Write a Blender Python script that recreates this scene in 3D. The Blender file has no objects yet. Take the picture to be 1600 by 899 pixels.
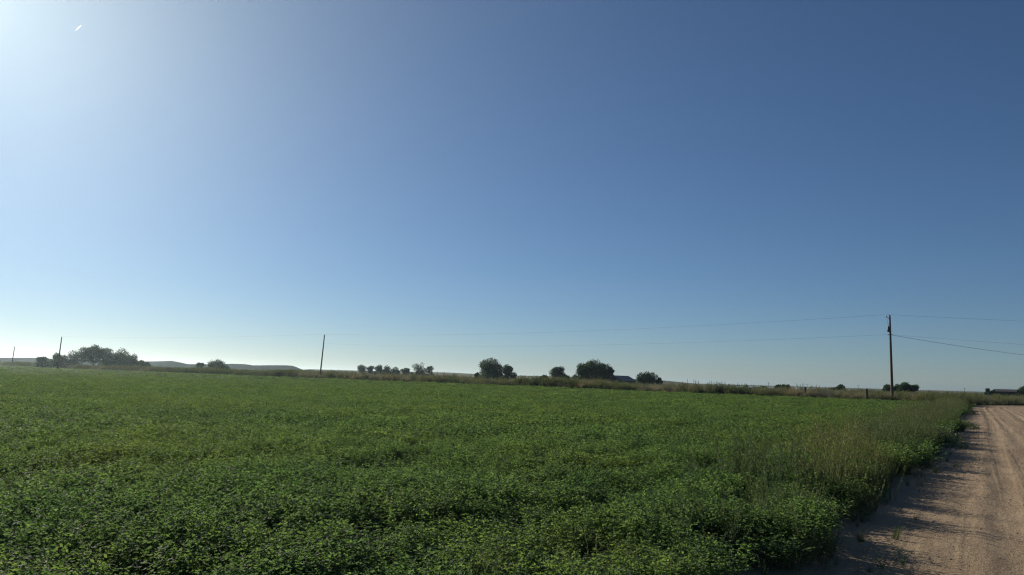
import bpy, math, random
import numpy as np
from mathutils import Vector, Matrix

SC = bpy.context.scene
COL = SC.collection
RNG = np.random.default_rng(7)
random.seed(7)

# ------------------------------------------------------------------ camera
F = 1210.0                      # focal length in photo pixels (1600 wide)
PITCH = math.atan(141.3 / F)
ROLL = math.atan(0.0285)
EYE = 1.7
cam_data = bpy.data.cameras.new("camera")
cam = bpy.data.objects.new("camera", cam_data)
COL.objects.link(cam)
cam_data.sensor_width = 36.0
cam_data.lens = 36.0 * F / 1600.0
cam_data.clip_start = 0.05
cam_data.clip_end = 40000.0
CAM_R = (Matrix.Rotation(math.pi / 2 + PITCH, 4, 'X') @ Matrix.Rotation(ROLL, 4, 'Z'))
cam.matrix_world = Matrix.Translation((0, 0, EYE)) @ CAM_R
SC.camera = cam

# ------------------------------------------------------------------ light
SUN_AZ, SUN_EL = -37.0, 22.0    # degrees, azimuth from +Y towards +X
world = bpy.data.worlds.new("World")
SC.world = world
world.use_nodes = True
nt = world.node_tree
nt.nodes.clear()
sky = nt.nodes.new('ShaderNodeTexSky')
sky.sky_type = 'NISHITA'
sky.sun_disc = False
sky.sun_elevation = math.radians(SUN_EL)
sky.sun_rotation = math.radians(SUN_AZ)
sky.altitude = 1400
sky.air_density = 1.0
sky.dust_density = 0.3
sky.ozone_density = 6.0
bg = nt.nodes.new('ShaderNodeBackground')
bg.inputs['Strength'].default_value = 0.054
wo = nt.nodes.new('ShaderNodeOutputWorld')
nt.links.new(sky.outputs[0], bg.inputs['Color'])
# bright aureole of thin high haze round the sun: falls off with the angle from the sun
tcw = nt.nodes.new('ShaderNodeTexCoord')
dot = nt.nodes.new('ShaderNodeVectorMath'); dot.operation = 'DOT_PRODUCT'
_a, _e = math.radians(SUN_AZ), math.radians(SUN_EL)
dot.inputs[1].default_value = (math.sin(_a) * math.cos(_e), math.cos(_a) * math.cos(_e), math.sin(_e))
nrm = nt.nodes.new('ShaderNodeVectorMath'); nrm.operation = 'NORMALIZE'
acs = nt.nodes.new('ShaderNodeMath'); acs.operation = 'ARCCOSINE'
mul = nt.nodes.new('ShaderNodeMath'); mul.operation = 'MULTIPLY'; mul.inputs[1].default_value = -180 / math.pi / 12.0
ex = nt.nodes.new('ShaderNodeMath'); ex.operation = 'EXPONENT'
bg2 = nt.nodes.new('ShaderNodeBackground'); bg2.inputs['Color'].default_value = (0.83, 0.93, 0.78, 1)
sc2 = nt.nodes.new('ShaderNodeMath'); sc2.operation = 'MULTIPLY'; sc2.inputs[1].default_value = 0.66
addw = nt.nodes.new('ShaderNodeAddShader')
nt.links.new(tcw.outputs['Generated'], nrm.inputs[0])
nt.links.new(nrm.outputs[0], dot.inputs[0])
nt.links.new(dot.outputs['Value'], acs.inputs[0])
nt.links.new(acs.outputs[0], mul.inputs[0])
nt.links.new(mul.outputs[0], ex.inputs[0])
nt.links.new(ex.outputs[0], sc2.inputs[0])
nt.links.new(sc2.outputs[0], bg2.inputs['Strength'])
nt.links.new(bg.outputs[0], addw.inputs[0])
nt.links.new(bg2.outputs[0], addw.inputs[1])
nt.links.new(addw.outputs[0], wo.inputs['Surface'])

sun_data = bpy.data.lights.new("sun", 'SUN')
sun_data.energy = 4.7
sun_data.angle = math.radians(0.5)
sun_data.color = (1.0, 0.92, 0.78)
sun = bpy.data.objects.new("sun", sun_data)
COL.objects.link(sun)
az, el = math.radians(SUN_AZ), math.radians(SUN_EL)
S_DIR = Vector((math.sin(az) * math.cos(el), math.cos(az) * math.cos(el), math.sin(el)))
sun.rotation_euler = S_DIR.to_track_quat('Z', 'Y').to_euler()
sun.location = (0, 0, 60)

SC.view_settings.view_transform = 'Standard'
SC.view_settings.look = 'None'
SC.view_settings.exposure = 0.2
SC.view_settings.gamma = 1.0
SC.view_settings.use_curve_mapping = False
SC.cycles.use_denoising = True
SC.cycles.denoising_prefilter = 'NONE'
SC.cycles.filter_width = 1.2
SC.cycles.max_bounces = 6
SC.cycles.diffuse_bounces = 4
SC.cycles.glossy_bounces = 2
SC.cycles.transmission_bounces = 4
SC.cycles.transparent_max_bounces = 8
SC.cycles.volume_bounces = 1
SC.cycles.caustics_reflective = False
SC.cycles.caustics_refractive = False


# ------------------------------------------------------------------ helpers
def horizon_y(px):
    return 568.0 + 0.0285 * px


def at(px, d):
    """ground position (x, y) in the column of the photo, d metres ahead."""
    v = CAM_R.to_3x3() @ Vector(((px - 800) / F, (449.5 - horizon_y(px)) / F, -1.0))
    return v.x / v.y * d, d


def smooth(a, b, x):
    t = np.clip((x - a) / (b - a), 0, 1)
    return t * t * (3 - 2 * t)


def _hash(ix, iy, seed):
    h = (ix.astype(np.int64) * 374761393 + iy.astype(np.int64) * 668265263 + seed * 1442695) & 0x7fffffff
    h = ((h ^ (h >> 13)) * 1274126177) & 0x7fffffff
    return ((h ^ (h >> 16)) & 0xffff) / 65535.0


def vnoise(x, y, seed=0):
    x = np.asarray(x, float); y = np.asarray(y, float)
    ix, iy = np.floor(x), np.floor(y)
    fx, fy = x - ix, y - iy
    fx = fx * fx * (3 - 2 * fx); fy = fy * fy * (3 - 2 * fy)
    a = _hash(ix, iy, seed); b = _hash(ix + 1, iy, seed)
    c = _hash(ix, iy + 1, seed); d = _hash(ix + 1, iy + 1, seed)
    return (a * (1 - fx) + b * fx) * (1 - fy) + (c * (1 - fx) + d * fx) * fy


def fbm(x, y, seed=0, octv=4):
    s, a, t = 0, 0.5, 0
    for k in range(octv):
        s = s + a * vnoise(x * 2 ** k, y * 2 ** k, seed + k * 17); t += a; a *= 0.5
    return s / t


RISE_PX = [-2000, 350, 470, 490, 600, 700, 740, 806, 858, 1030, 1060, 1085, 1105, 1118, 4000]
RISE_Z = [1.8, 2.0, 3.3, 4.5, 4.6, 5.2, 4.7, 4.2, 4.5, 3.8, 2.6, 1.5, 0.3, 0.0, 0.0]
HILL_PX = [-3000, -700, -300, 0, 56, 150, 215, 245, 262, 275, 290, 300, 350, 368, 388, 395, 402, 455, 462, 468, 478, 500, 4000]
HILL_A = [0, 3, 6.5, 8, 9.4, 9.2, 9.0, 9.6, 10.4, 11.3, 9.3, 7.6, 8.4, 10.2, 10.2, 9.5, 8.7, 10.2, 9.8, 8.2, 4.5, 1.0, 0]


def ground_z(x, y):
    x = np.asarray(x, float); y = np.asarray(y, float)
    r = np.hypot(x, y)
    yy = np.maximum(y, 0.15 * r)
    px = 800 + F * x / yy
    rise = np.interp(px, RISE_PX, RISE_Z) * smooth(290, 760, r)
    front = np.where(y > 0, 1.0, 0.0)
    return front * rise * (1 - smooth(850, 1300, r) * 0.9)


def hills_z(x, y):
    r = np.hypot(x, y)
    px = 800 + F * x / np.maximum(y, 0.15 * r)
    hill = np.interp(px, HILL_PX, HILL_A) * 0.90 + 1.3
    gully = fbm(x / 28, y / 90, 15, 4) - 0.5
    h = np.where(hill > 1.4, hill, 0) * smooth(900, 1060, r + 90 * (fbm(x / 50, y / 80, 9, 4) - 0.5) + 130 * gully)
    return h * (1 - smooth(1120, 1260, r)) + 0.4 * (fbm(x / 90, y / 60, 5) - 0.5) * smooth(3, 8, hill) * smooth(920, 980, r) - 0.6


def gz(x, y):
    return float(ground_z(np.array([x]), np.array([y]))[0])


def tag(o, label=None, cat=None, group=None, kind=None):
    if label: o['label'] = label
    if cat: o['category'] = cat
    if group: o['group'] = group
    if kind: o['kind'] = kind
    return o


def empty(name, loc, rz=0.0):
    o = bpy.data.objects.new(name, None)
    o.empty_display_size = 0.2
    COL.objects.link(o)
    o.location = loc
    o.rotation_euler = (0, 0, rz)
    return o


def mesh_np(name, verts, faces, mat=None, smooth_shade=False):
    """faces: array (n,3) or (n,4) or a list of either"""
    me = bpy.data.meshes.new(name)
    verts = np.asarray(verts, np.float32).reshape(-1, 3)
    if isinstance(faces, np.ndarray):
        k = faces.shape[1]
        n = len(faces)
        me.vertices.add(len(verts)); me.vertices.foreach_set('co', verts.ravel())
        me.loops.add(n * k); me.loops.foreach_set('vertex_index', faces.astype(np.int32).ravel())
        me.polygons.add(n); me.polygons.foreach_set('loop_start', np.arange(0, n * k, k, dtype=np.int32))
        me.update(calc_edges=True)
    else:
        me.from_pydata(verts.tolist(), [], [list(map(int, f)) for f in faces])
        me.update()
    if mat: me.materials.append(mat)
    if smooth_shade:
        me.polygons.foreach_set('use_smooth', [True] * len(me.polygons))
    return me


def link(name, me, parent=None, loc=None, col=None):
    o = bpy.data.objects.new(name, me)
    (col or COL).objects.link(o)
    if parent is not None: o.parent = parent
    if loc is not None: o.location = loc
    return o


class MB:
    """small mesh builder: boxes, tubes, prisms"""
    def __init__(self):
        self.v = []; self.f = []

    def add(self, vs, fs):
        o = len(self.v)
        self.v += [tuple(p) for p in vs]
        self.f += [tuple(i + o for i in f) for f in fs]
        return self

    def box(self, c, s, rz=0.0):
        hx, hy, hz = s[0] / 2, s[1] / 2, s[2] / 2
        cr, sr = math.cos(rz), math.sin(rz)
        vs = []
        for z in (-hz, hz):
            for x, y in ((-hx, -hy), (hx, -hy), (hx, hy), (-hx, hy)):
                vs.append((c[0] + x * cr - y * sr, c[1] + x * sr + y * cr, c[2] + z))
        return self.add(vs, [(0, 3, 2, 1), (4, 5, 6, 7), (0, 1, 5, 4), (1, 2, 6, 5), (2, 3, 7, 6), (3, 0, 4, 7)])

    def tube(self, pts, radii, n=8, cap=True):
        pts = [Vector(p) for p in pts]
        if not hasattr(radii, '__len__'): radii = [radii] * len(pts)
        vs, fs = [], []
        for i, p in enumerate(pts):
            a = pts[max(i - 1, 0)]; b = pts[min(i + 1, len(pts) - 1)]
            t = (b - a).normalized()
            ref = Vector((0, 0, 1)) if abs(t.z) < 0.9 else Vector((1, 0, 0))
            u = t.cross(ref).normalized(); w = t.cross(u)
            for k in range(n):
                q = 2 * math.pi * k / n
                vs.append(p + (u * math.cos(q) + w * math.sin(q)) * radii[i])
        for i in range(len(pts) - 1):
            for k in range(n):
                a = i * n + k; b = i * n + (k + 1) % n
                fs.append((a, b, b + n, a + n))
        if cap:
            fs.append(tuple(range(n - 1, -1, -1)))
            fs.append(tuple((len(pts) - 1) * n + k for k in range(n)))
        return self.add(vs, fs)

    def build(self, name, mat, parent=None, smooth_shade=False):
        me = mesh_np(name, self.v, self.f, mat, smooth_shade)
        return link(name, me, parent)


# ------------------------------------------------------------------ materials
def new_mat(name):
    m = bpy.data.materials.new(name)
    m.use_nodes = True
    n = m.node_tree
    n.nodes.clear()
    out = n.nodes.new('ShaderNodeOutputMaterial')
    return m, n, out


def N(nt, typ, **kw):
    n = nt.nodes.new(typ)
    for k, v in kw.items():
        if k.startswith('i_'):
            n.inputs[k[2:].replace('_', ' ')].default_value = v
        else:
            setattr(n, k, v)
    return n


def ramp(nt, stops):
    r = nt.nodes.new('ShaderNodeValToRGB')
    while len(r.color_ramp.elements) < len(stops):
        r.color_ramp.elements.new(0.5)
    for e, (p, c) in zip(r.color_ramp.elements, stops):
        e.position = p; e.color = (*c, 1)
    return r


def simple_mat(name, c1, c2, scale=3.0, rough=0.8, bump=0.3, metallic=0.0, bump_dist=0.01, spec=0.5):
    m, n, out = new_mat(name)
    tc = N(n, 'ShaderNodeTexCoord')
    no = N(n, 'ShaderNodeTexNoise', i_Scale=scale, i_Detail=6.0, i_Roughness=0.65)
    n.links.new(tc.outputs['Object'], no.inputs['Vector'])
    r = ramp(n, [(0.3, c1), (0.7, c2)])
    n.links.new(no.outputs['Fac'], r.inputs['Fac'])
    p = N(n, 'ShaderNodeBsdfPrincipled', i_Roughness=rough, i_Metallic=metallic)
    p.inputs['Specular IOR Level'].default_value = spec
    n.links.new(r.outputs['Color'], p.inputs['Base Color'])
    b = N(n, 'ShaderNodeBump', i_Strength=bump, i_Distance=bump_dist)
    n.links.new(no.outputs['Fac'], b.inputs['Height'])
    n.links.new(b.outputs[0], p.inputs['Normal'])
    n.links.new(p.outputs[0], out.inputs['Surface'])
    return m


def leaf_mat(name, stops, trans=0.4, rough=0.5, tint=(1.0, 1.15, 0.45), island=True, spec=0.15):
    """stops: colours by random; translucent lobe tinted yellower"""
    m, n, out = new_mat(name)
    oi = N(n, 'ShaderNodeObjectInfo')
    geo = N(n, 'ShaderNodeNewGeometry')
    mix = N(n, 'ShaderNodeMath', operation='MULTIPLY_ADD')
    mix.inputs[1].default_value = 0.55
    a = N(n, 'ShaderNodeMath', operation='MULTIPLY'); a.inputs[1].default_value = 0.45
    n.links.new(oi.outputs['Random'], a.inputs[0])
    n.links.new(geo.outputs['Random Per Island'], mix.inputs[0])
    n.links.new(a.outputs[0], mix.inputs[2])
    r = ramp(n, stops)
    n.links.new(mix.outputs[0], r.inputs['Fac'])
    pn = N(n, 'ShaderNodeTexNoise', i_Scale=0.22, i_Detail=4.0, i_Roughness=0.6)
    n.links.new(geo.outputs['Position'], pn.inputs['Vector'])
    pr = ramp(n, [(0.35, (0.82, 0.90, 0.95)), (0.5, (1.0, 1.0, 1.0)), (0.66, (1.32, 1.12, 0.95))])
    n.links.new(pn.outputs['Fac'], pr.inputs['Fac'])
    pm = N(n, 'ShaderNodeMix', data_type='RGBA', blend_type='MULTIPLY'); pm.inputs['Factor'].default_value = 1.0
    n.links.new(r.outputs['Color'], pm.inputs['A']); n.links.new(pr.outputs['Color'], pm.inputs['B'])
    p = N(n, 'ShaderNodeBsdfPrincipled', i_Roughness=rough)
    p.inputs['Specular IOR Level'].default_value = spec
    n.links.new(pm.outputs['Result'], p.inputs['Base Color'])
    tr = N(n, 'ShaderNodeBsdfTranslucent')
    mu = N(n, 'ShaderNodeMix', data_type='RGBA', blend_type='MULTIPLY')
    mu.inputs['Factor'].default_value = 1.0
    n.links.new(pm.outputs['Result'], mu.inputs['A'])
    mu.inputs['B'].default_value = (*[t * 1.25 for t in tint], 1)
    n.links.new(mu.outputs['Result'], tr.inputs['Color'])
    ms = N(n, 'ShaderNodeMixShader'); ms.inputs[0].default_value = trans
    n.links.new(p.outputs[0], ms.inputs[1]); n.links.new(tr.outputs[0], ms.inputs[2])
    n.links.new(ms.outputs[0], out.inputs['Surface'])
    return m


M = {}
M['alfalfa'] = leaf_mat('alfalfa_leaf', [(0.0, (0.066, 0.103, 0.056)), (0.40, (0.100, 0.153, 0.078)), (0.75, (0.140, 0.200, 0.094)), (0.93, (0.19, 0.245, 0.112)), (1.0, (0.25, 0.31, 0.16))], trans=0.58, rough=0.60, spec=0.08, tint=(0.98, 1.12, 0.50))
M['stem'] = leaf_mat('green_stem', [(0.0, (0.05, 0.08, 0.03)), (1.0, (0.11, 0.14, 0.05))], trans=0.1, rough=0.6)
M['stalk'] = leaf_mat('dry_stalk', [(0.0, (0.09, 0.12, 0.05)), (0.65, (0.15, 0.165, 0.08)), (0.85, (0.26, 0.25, 0.14)), (1.0, (0.50, 0.46, 0.33))], trans=0.2, rough=0.7)
M['weed'] = leaf_mat('weed_leaf', [(0.0, (0.055, 0.082, 0.040)), (0.6, (0.105, 0.135, 0.070)), (1.0, (0.19, 0.21, 0.12))], trans=0.4, tint=(0.85, 0.95, 0.62))
M['verge_green'] = leaf_mat('verge_leaf', [(0.0, (0.075, 0.095, 0.062)), (0.6, (0.125, 0.14, 0.092)), (1.0, (0.19, 0.19, 0.13))], trans=0.35, rough=0.7, tint=(1.0, 1.0, 0.6))
M['verge_tan'] = leaf_mat('verge_grass', [(0.0, (0.13, 0.135, 0.10)), (0.6, (0.20, 0.19, 0.145)), (1.0, (0.28, 0.26, 0.20))], trans=0.35, rough=0.8, tint=(1.0, 0.95, 0.7))
M['sage'] = leaf_mat('sage_leaf', [(0.0, (0.055, 0.065, 0.045)), (1.0, (0.11, 0.12, 0.085))], trans=0.25, rough=0.8, tint=(1.0, 1.0, 0.8))
M['tree'] = leaf_mat('tree_leaf', [(0.0, (0.030, 0.060, 0.034)), (0.6, (0.048, 0.088, 0.046)), (1.0, (0.078, 0.120, 0.060))], trans=0.22, rough=0.6, tint=(1.0, 1.1, 0.5))
M['tree_grey'] = leaf_mat('pale_tree_leaf', [(0.0, (0.04, 0.055, 0.035)), (1.0, (0.085, 0.10, 0.06))], trans=0.25, rough=0.6, tint=(1.0, 1.05, 0.6))
M['bark'] = simple_mat('bark', (0.05, 0.04, 0.03), (0.11, 0.09, 0.07), 8.0, 0.9, 0.6)
M['pole_wood'] = simple_mat('pole_wood', (0.075, 0.055, 0.038), (0.16, 0.12, 0.085), 5.0, 0.85, 0.5)
M['post_wood'] = simple_mat('post_wood', (0.04, 0.03, 0.025), (0.09, 0.07, 0.055), 9.0, 0.9, 0.6)
M['metal_dark'] = simple_mat('dark_metal', (0.05, 0.055, 0.06), (0.09, 0.095, 0.10), 6.0, 0.55, 0.1, 0.3)
M['porcelain'] = simple_mat('porcelain', (0.30, 0.31, 0.33), (0.42, 0.43, 0.45), 4.0, 0.3, 0.0)
M['wire'] = simple_mat('wire', (0.06, 0.06, 0.065), (0.10, 0.10, 0.105), 4.0, 0.6, 0.0)
M['roof_metal'] = simple_mat('roof_metal', (0.17, 0.155, 0.135), (0.25, 0.23, 0.20), 1.2, 0.7, 0.15, 0.1)
M['barn_wall'] = simple_mat('barn_wall', (0.07, 0.055, 0.045), (0.13, 0.10, 0.08), 2.0, 0.9, 0.4)
M['red_wall'] = simple_mat('red_wall', (0.035, 0.020, 0.019), (0.06, 0.032, 0.029), 2.0, 0.85, 0.3)
M['dark_roof'] = simple_mat('dark_roof', (0.05, 0.045, 0.045), (0.09, 0.08, 0.08), 2.0, 0.8, 0.3)
M['white_paint'] = simple_mat('white_paint', (0.62, 0.62, 0.60), (0.78, 0.78, 0.76), 2.0, 0.5, 0.05)
M['rubber'] = simple_mat('rubber', (0.02, 0.02, 0.02), (0.035, 0.035, 0.035), 9.0, 0.9, 0.2)


def ground_material():
    m, n, out = new_mat('plain_ground')
    geo = N(n, 'ShaderNodeNewGeometry')
    big = N(n, 'ShaderNodeTexNoise', i_Scale=0.006, i_Detail=7.0, i_Roughness=0.6)
    mid = N(n, 'ShaderNodeTexNoise', i_Scale=0.35, i_Detail=8.0, i_Roughness=0.7)
    fine = N(n, 'ShaderNodeTexNoise', i_Scale=14.0, i_Detail=8.0, i_Roughness=0.75)
    for t in (big, mid, fine):
        n.links.new(geo.outputs['Position'], t.inputs['Vector'])
    r1 = ramp(n, [(0.30, (0.060, 0.066, 0.040)), (0.47, (0.090, 0.095, 0.058)), (0.60, (0.125, 0.122, 0.08)), (0.75, (0.075, 0.082, 0.045))])
    n.links.new(big.outputs['Fac'], r1.inputs['Fac'])
    r2 = ramp(n, [(0.25, (0.6, 0.62, 0.6)), (0.75, (1.35, 1.3, 1.25))])
    n.links.new(mid.outputs['Fac'], r2.inputs['Fac'])
    mu = N(n, 'ShaderNodeMix', data_type='RGBA', blend_type='MULTIPLY'); mu.inputs['Factor'].default_value = 1.0
    n.links.new(r1.outputs['Color'], mu.inputs['A']); n.links.new(r2.outputs['Color'], mu.inputs['B'])
    p = N(n, 'ShaderNodeBsdfPrincipled', i_Roughness=0.95)
    p.inputs['Specular IOR Level'].default_value = 0.1
    n.links.new(mu.outputs['Result'], p.inputs['Base Color'])
    b = N(n, 'ShaderNodeBump', i_Strength=0.8, i_Distance=0.03)
    n.links.new(fine.outputs['Fac'], b.inputs['Height'])
    n.links.new(b.outputs[0], p.inputs['Normal'])
    n.links.new(p.outputs[0], out.inputs['Surface'])
    return m


def field_material():
    return simple_mat('field_soil', (0.04, 0.034, 0.024), (0.075, 0.06, 0.042), 6.0, 0.95, 0.8, 0.0, 0.03, spec=0.05)


ROAD_AZ = math.atan(0.6)
U = np.array([math.sin(ROAD_AZ), math.cos(ROAD_AZ)])      # along the road, away
V = np.array([-math.cos(ROAD_AZ), math.sin(ROAD_AZ)])     # to the left of the road
EDGE_V = 1.3 * math.cos(ROAD_AZ)                          # left road edge, metres left of the camera


def road_material():
    """packed sandy dirt; coordinates: UV = (metres along, metres across)"""
    m, n, out = new_mat('packed_dirt')
    uv = N(n, 'ShaderNodeUVMap')
    sep = N(n, 'ShaderNodeSeparateXYZ')
    n.links.new(uv.outputs[0], sep.inputs[0])

    def mapped(sx, sy):
        mp = N(n, 'ShaderNodeMapping')
        mp.inputs['Scale'].default_value = (sx, sy, 1)
        n.links.new(uv.outputs[0], mp.inputs['Vector'])
        return mp

    def noise(mp, scale, detail=6.0, rough=0.65, dist=0.0):
        t = N(n, 'ShaderNodeTexNoise', i_Scale=scale, i_Detail=detail, i_Roughness=rough, i_Distortion=dist)
        n.links.new(mp.outputs[0], t.inputs['Vector'])
        return t
    patches = noise(mapped(0.35, 1.0), 0.8, 6, 0.6, 0.3)
    streak = noise(mapped(0.13, 1.0), 5.5, 7, 0.75)
    grain = noise(mapped(1, 1), 26.0, 8, 0.75)
    clods = N(n, 'ShaderNodeTexVoronoi', i_Scale=17.0)
    n.links.new(mapped(1, 1).outputs[0], clods.inputs['Vector'])
    base = ramp(n, [(0.28, (0.275, 0.198, 0.126)), (0.5, (0.335, 0.246, 0.158)), (0.72, (0.395, 0.296, 0.194))])
    n.links.new(patches.outputs['Fac'], base.inputs['Fac'])
    st = ramp(n, [(0.34, (0.80, 0.79, 0.78)), (0.5, (1.0, 1.0, 1.0)), (0.68, (1.12, 1.12, 1.12))])
    n.links.new(streak.outputs['Fac'], st.inputs['Fac'])
    gr = ramp(n, [(0.3, (0.66, 0.65, 0.64)), (0.7, (1.28, 1.28, 1.28))])
    n.links.new(grain.outputs['Fac'], gr.inputs['Fac'])
    m1 = N(n, 'ShaderNodeMix', data_type='RGBA', blend_type='MULTIPLY'); m1.inputs['Factor'].default_value = 1.0
    m2 = N(n, 'ShaderNodeMix', data_type='RGBA', blend_type='MULTIPLY'); m2.inputs['Factor'].default_value = 1.0
    n.links.new(base.outputs[0], m1.inputs['A']); n.links.new(st.outputs[0], m1.inputs['B'])
    n.links.new(m1.outputs['Result'], m2.inputs['A']); n.links.new(gr.outputs[0], m2.inputs['B'])
    p = N(n, 'ShaderNodeBsdfPrincipled', i_Roughness=0.92)
    p.inputs['Specular IOR Level'].default_value = 0.15
    n.links.new(m2.outputs['Result'], p.inputs['Base Color'])
    # tyre tread: chevrons pressed in lanes of the tracks (bump only)
    wav = N(n, 'ShaderNodeTexWave', i_Scale=4.2, i_Distortion=2.5, i_Detail=2.0)
    wav.bands_direction = 'X'
    n.links.new(mapped(1, 0.5).outputs[0], wav.inputs['Vector'])
    lane = noise(mapped(0.015, 1.0), 3.1, 2, 0.5)
    lr = ramp(n, [(0.52, (0, 0, 0)), (0.60, (1, 1, 1))])
    n.links.new(lane.outputs['Fac'], lr.inputs['Fac'])
    tw = N(n, 'ShaderNodeMath', operation='MULTIPLY')
    n.links.new(wav.outputs['Fac'], tw.inputs[0]); n.links.new(lr.outputs[0], tw.inputs[1])
    tw2 = N(n, 'ShaderNodeMath', operation='MULTIPLY'); tw2.inputs[1].default_value = 0.8
    n.links.new(tw.outputs[0], tw2.inputs[0])
    ad = N(n, 'ShaderNodeMath', operation='ADD')
    n.links.new(tw2.outputs[0], ad.inputs[0]); n.links.new(grain.outputs['Fac'], ad.inputs[1])
    st2 = N(n, 'ShaderNodeMath', operation='MULTIPLY_ADD'); st2.inputs[1].default_value = 0.9
    n.links.new(streak.outputs['Fac'], st2.inputs[0]); n.links.new(ad.outputs[0], st2.inputs[2])
    cl = N(n, 'ShaderNodeMath', operation='MULTIPLY_ADD'); cl.inputs[1].default_value = -0.35
    n.links.new(clods.outputs['Distance'], cl.inputs[0]); n.links.new(st2.outputs[0], cl.inputs[2])
    b = N(n, 'ShaderNodeBump', i_Strength=0.9, i_Distance=0.025)
    n.links.new(cl.outputs[0], b.inputs['Height'])
    n.links.new(b.outputs[0], p.inputs['Normal'])
    n.links.new(p.outputs[0], out.inputs['Surface'])
    return m


M['ground'] = ground_material()
M['hills'] = simple_mat('hill_scrub', (0.030, 0.040, 0.034), (0.055, 0.066, 0.055), 0.03, 1.0, 0.2, spec=0.0)
M['field_soil'] = field_material()
M['road'] = road_material()
M['stone'] = simple_mat('stone', (0.16, 0.13, 0.10), (0.32, 0.27, 0.21), 12.0, 0.9, 0.4)


# ------------------------------------------------------------------ ground
def build_ground():
    azs = np.concatenate([np.linspace(-42, 42, 421), np.linspace(42, 318, 140)[1:-1]])
    azs = np.radians(azs)
    rs = np.concatenate([[0.0], np.geomspace(2.0, 250, 14), np.linspace(290, 800, 26), np.linspace(850, 1280, 10),
                         np.linspace(1300, 1900, 64), np.geomspace(2000, 7000, 12)])
    A, R = np.meshgrid(azs, rs[1:], indexing='ij')
    X, Y = np.sin(A) * R, np.cos(A) * R
    Z = ground_z(X, Y)
    na, nr = A.shape
    verts = np.concatenate([[[0, 0, 0]], np.stack([X, Y, Z], -1).reshape(-1, 3)])
    i = np.arange(na)[:, None]; j = np.arange(nr - 1)[None, :]
    i2 = (i + 1) % na
    q = np.stack([1 + i * nr + j, 1 + i2 * nr + j, 1 + i2 * nr + j + 1, 1 + i * nr + j + 1], -1).reshape(-1, 4)
    q = q[:, ::-1]
    faces = q.tolist() + [(0, 1 + ((k + 1) % na) * nr, 1 + k * nr) for k in range(na)][::1]
    me = mesh_np('ground', verts, faces, M['ground'], True)
    o = link('ground', me)
    tag(o, kind='structure')


build_ground()

EDGE_LIMIT = 132.0     # far edge of the field: x + y = 132


def left_edge_v(u):
    """how far left of the camera the plants begin, by distance along the road"""
    u = np.asarray(u, float)
    return EDGE_V + 0.85 * (fbm(u / 2.0, u * 0 + 3.3, 21, 4) - 0.5) * 2 + 0.95 * (1 - smooth(4.5, 9, u)) + 0.15 * np.sin(u / 7)


def build_field_soil():
    # sheet 4 mm above the plain under the crop
    pts = []
    for u in np.linspace(-60, 85, 60):
        p = U * u + V * float(EDGE_V + 0.1)
        pts.append(p)
    # end on the far boundary
    pts = [p for p in pts if p[0] + p[1] < EDGE_LIMIT - 1]
    far = np.array([-330.0, 462.0]); back = np.array([-330.0, -120.0])
    last = pts[-1]
    t = (EDGE_LIMIT - last.sum()) / U.sum()
    c = last + U * t
    poly = [tuple(p) + (0.004,) for p in pts] + [tuple(c) + (0.004,)]
    n = 30
    ring = []
    for k in range(len(poly)):
        ring.append(poly[k])
    verts = list(ring)
    # fan strips between the road edge and the far left border
    other = [(-330.0, -120 + (582.0) * k / (len(ring) - 1), 0.004) for k in range(len(ring))]
    verts += other
    m = len(ring)
    # keep under 290 m so that the rise never crosses it: height follows ground
    rows = 40
    V3, Fc = [], []
    for a in range(m):
        for b in range(rows + 1):
            s = b / rows
            x = ring[a][0] * (1 - s) + other[a][0] * s
            y = ring[a][1] * (1 - s) + other[a][1] * s
            V3.append((x, y, gz(x, y) + 0.004))
    for a in range(m - 1):
        for b in range(rows):
            i = a * (rows + 1) + b
            Fc.append((i, i + rows + 1, i + rows + 2, i + 1))
    me = mesh_np('field_soil', V3, Fc, M['field_soil'])
    me.flip_normals()
    tag(link('field_soil', me), kind='structure')


build_field_soil()


def build_hills():
    azs = np.radians(np.linspace(-60, -12, 700)); rs = np.linspace(870, 1290, 70)
    A, Rr = np.meshgrid(azs, rs, indexing='ij')
    X, Y = np.sin(A) * Rr, np.cos(A) * Rr
    na, nr = A.shape
    i = np.arange(na - 1)[:, None]; j = np.arange(nr - 1)[None, :]
    q = np.stack([i * nr + j, i * nr + j + 1, (i + 1) * nr + j + 1, (i + 1) * nr + j], -1).reshape(-1, 4)[:, ::-1]
    me = mesh_np('hills', np.stack([X, Y, hills_z(X, Y)], -1).reshape(-1, 3), q, M['hills'], True)
    tag(link('hills', me), kind='structure')


build_hills()


# ---- road: strip along a path that runs straight and then bends right
ROAD_W = 9.0


def road_path():
    """left edge polyline by arc length"""
    step = 0.02
    s0 = -25.0
    p = U * s0 + V * EDGE_V
    a = ROAD_AZ
    S, P, A = [], [], []
    s = s0
    while s < 260:
        S.append(s); P.append(p.copy()); A.append(a)
        bend = 1 if 96 < s < 120 else 0
        a += bend * math.radians(26) / 24 * step
        p = p + np.array([math.sin(a), math.cos(a)]) * step
        s += step
    return np.array(S), np.array(P), np.array(A)


RS, RP, RA = road_path()


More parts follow.
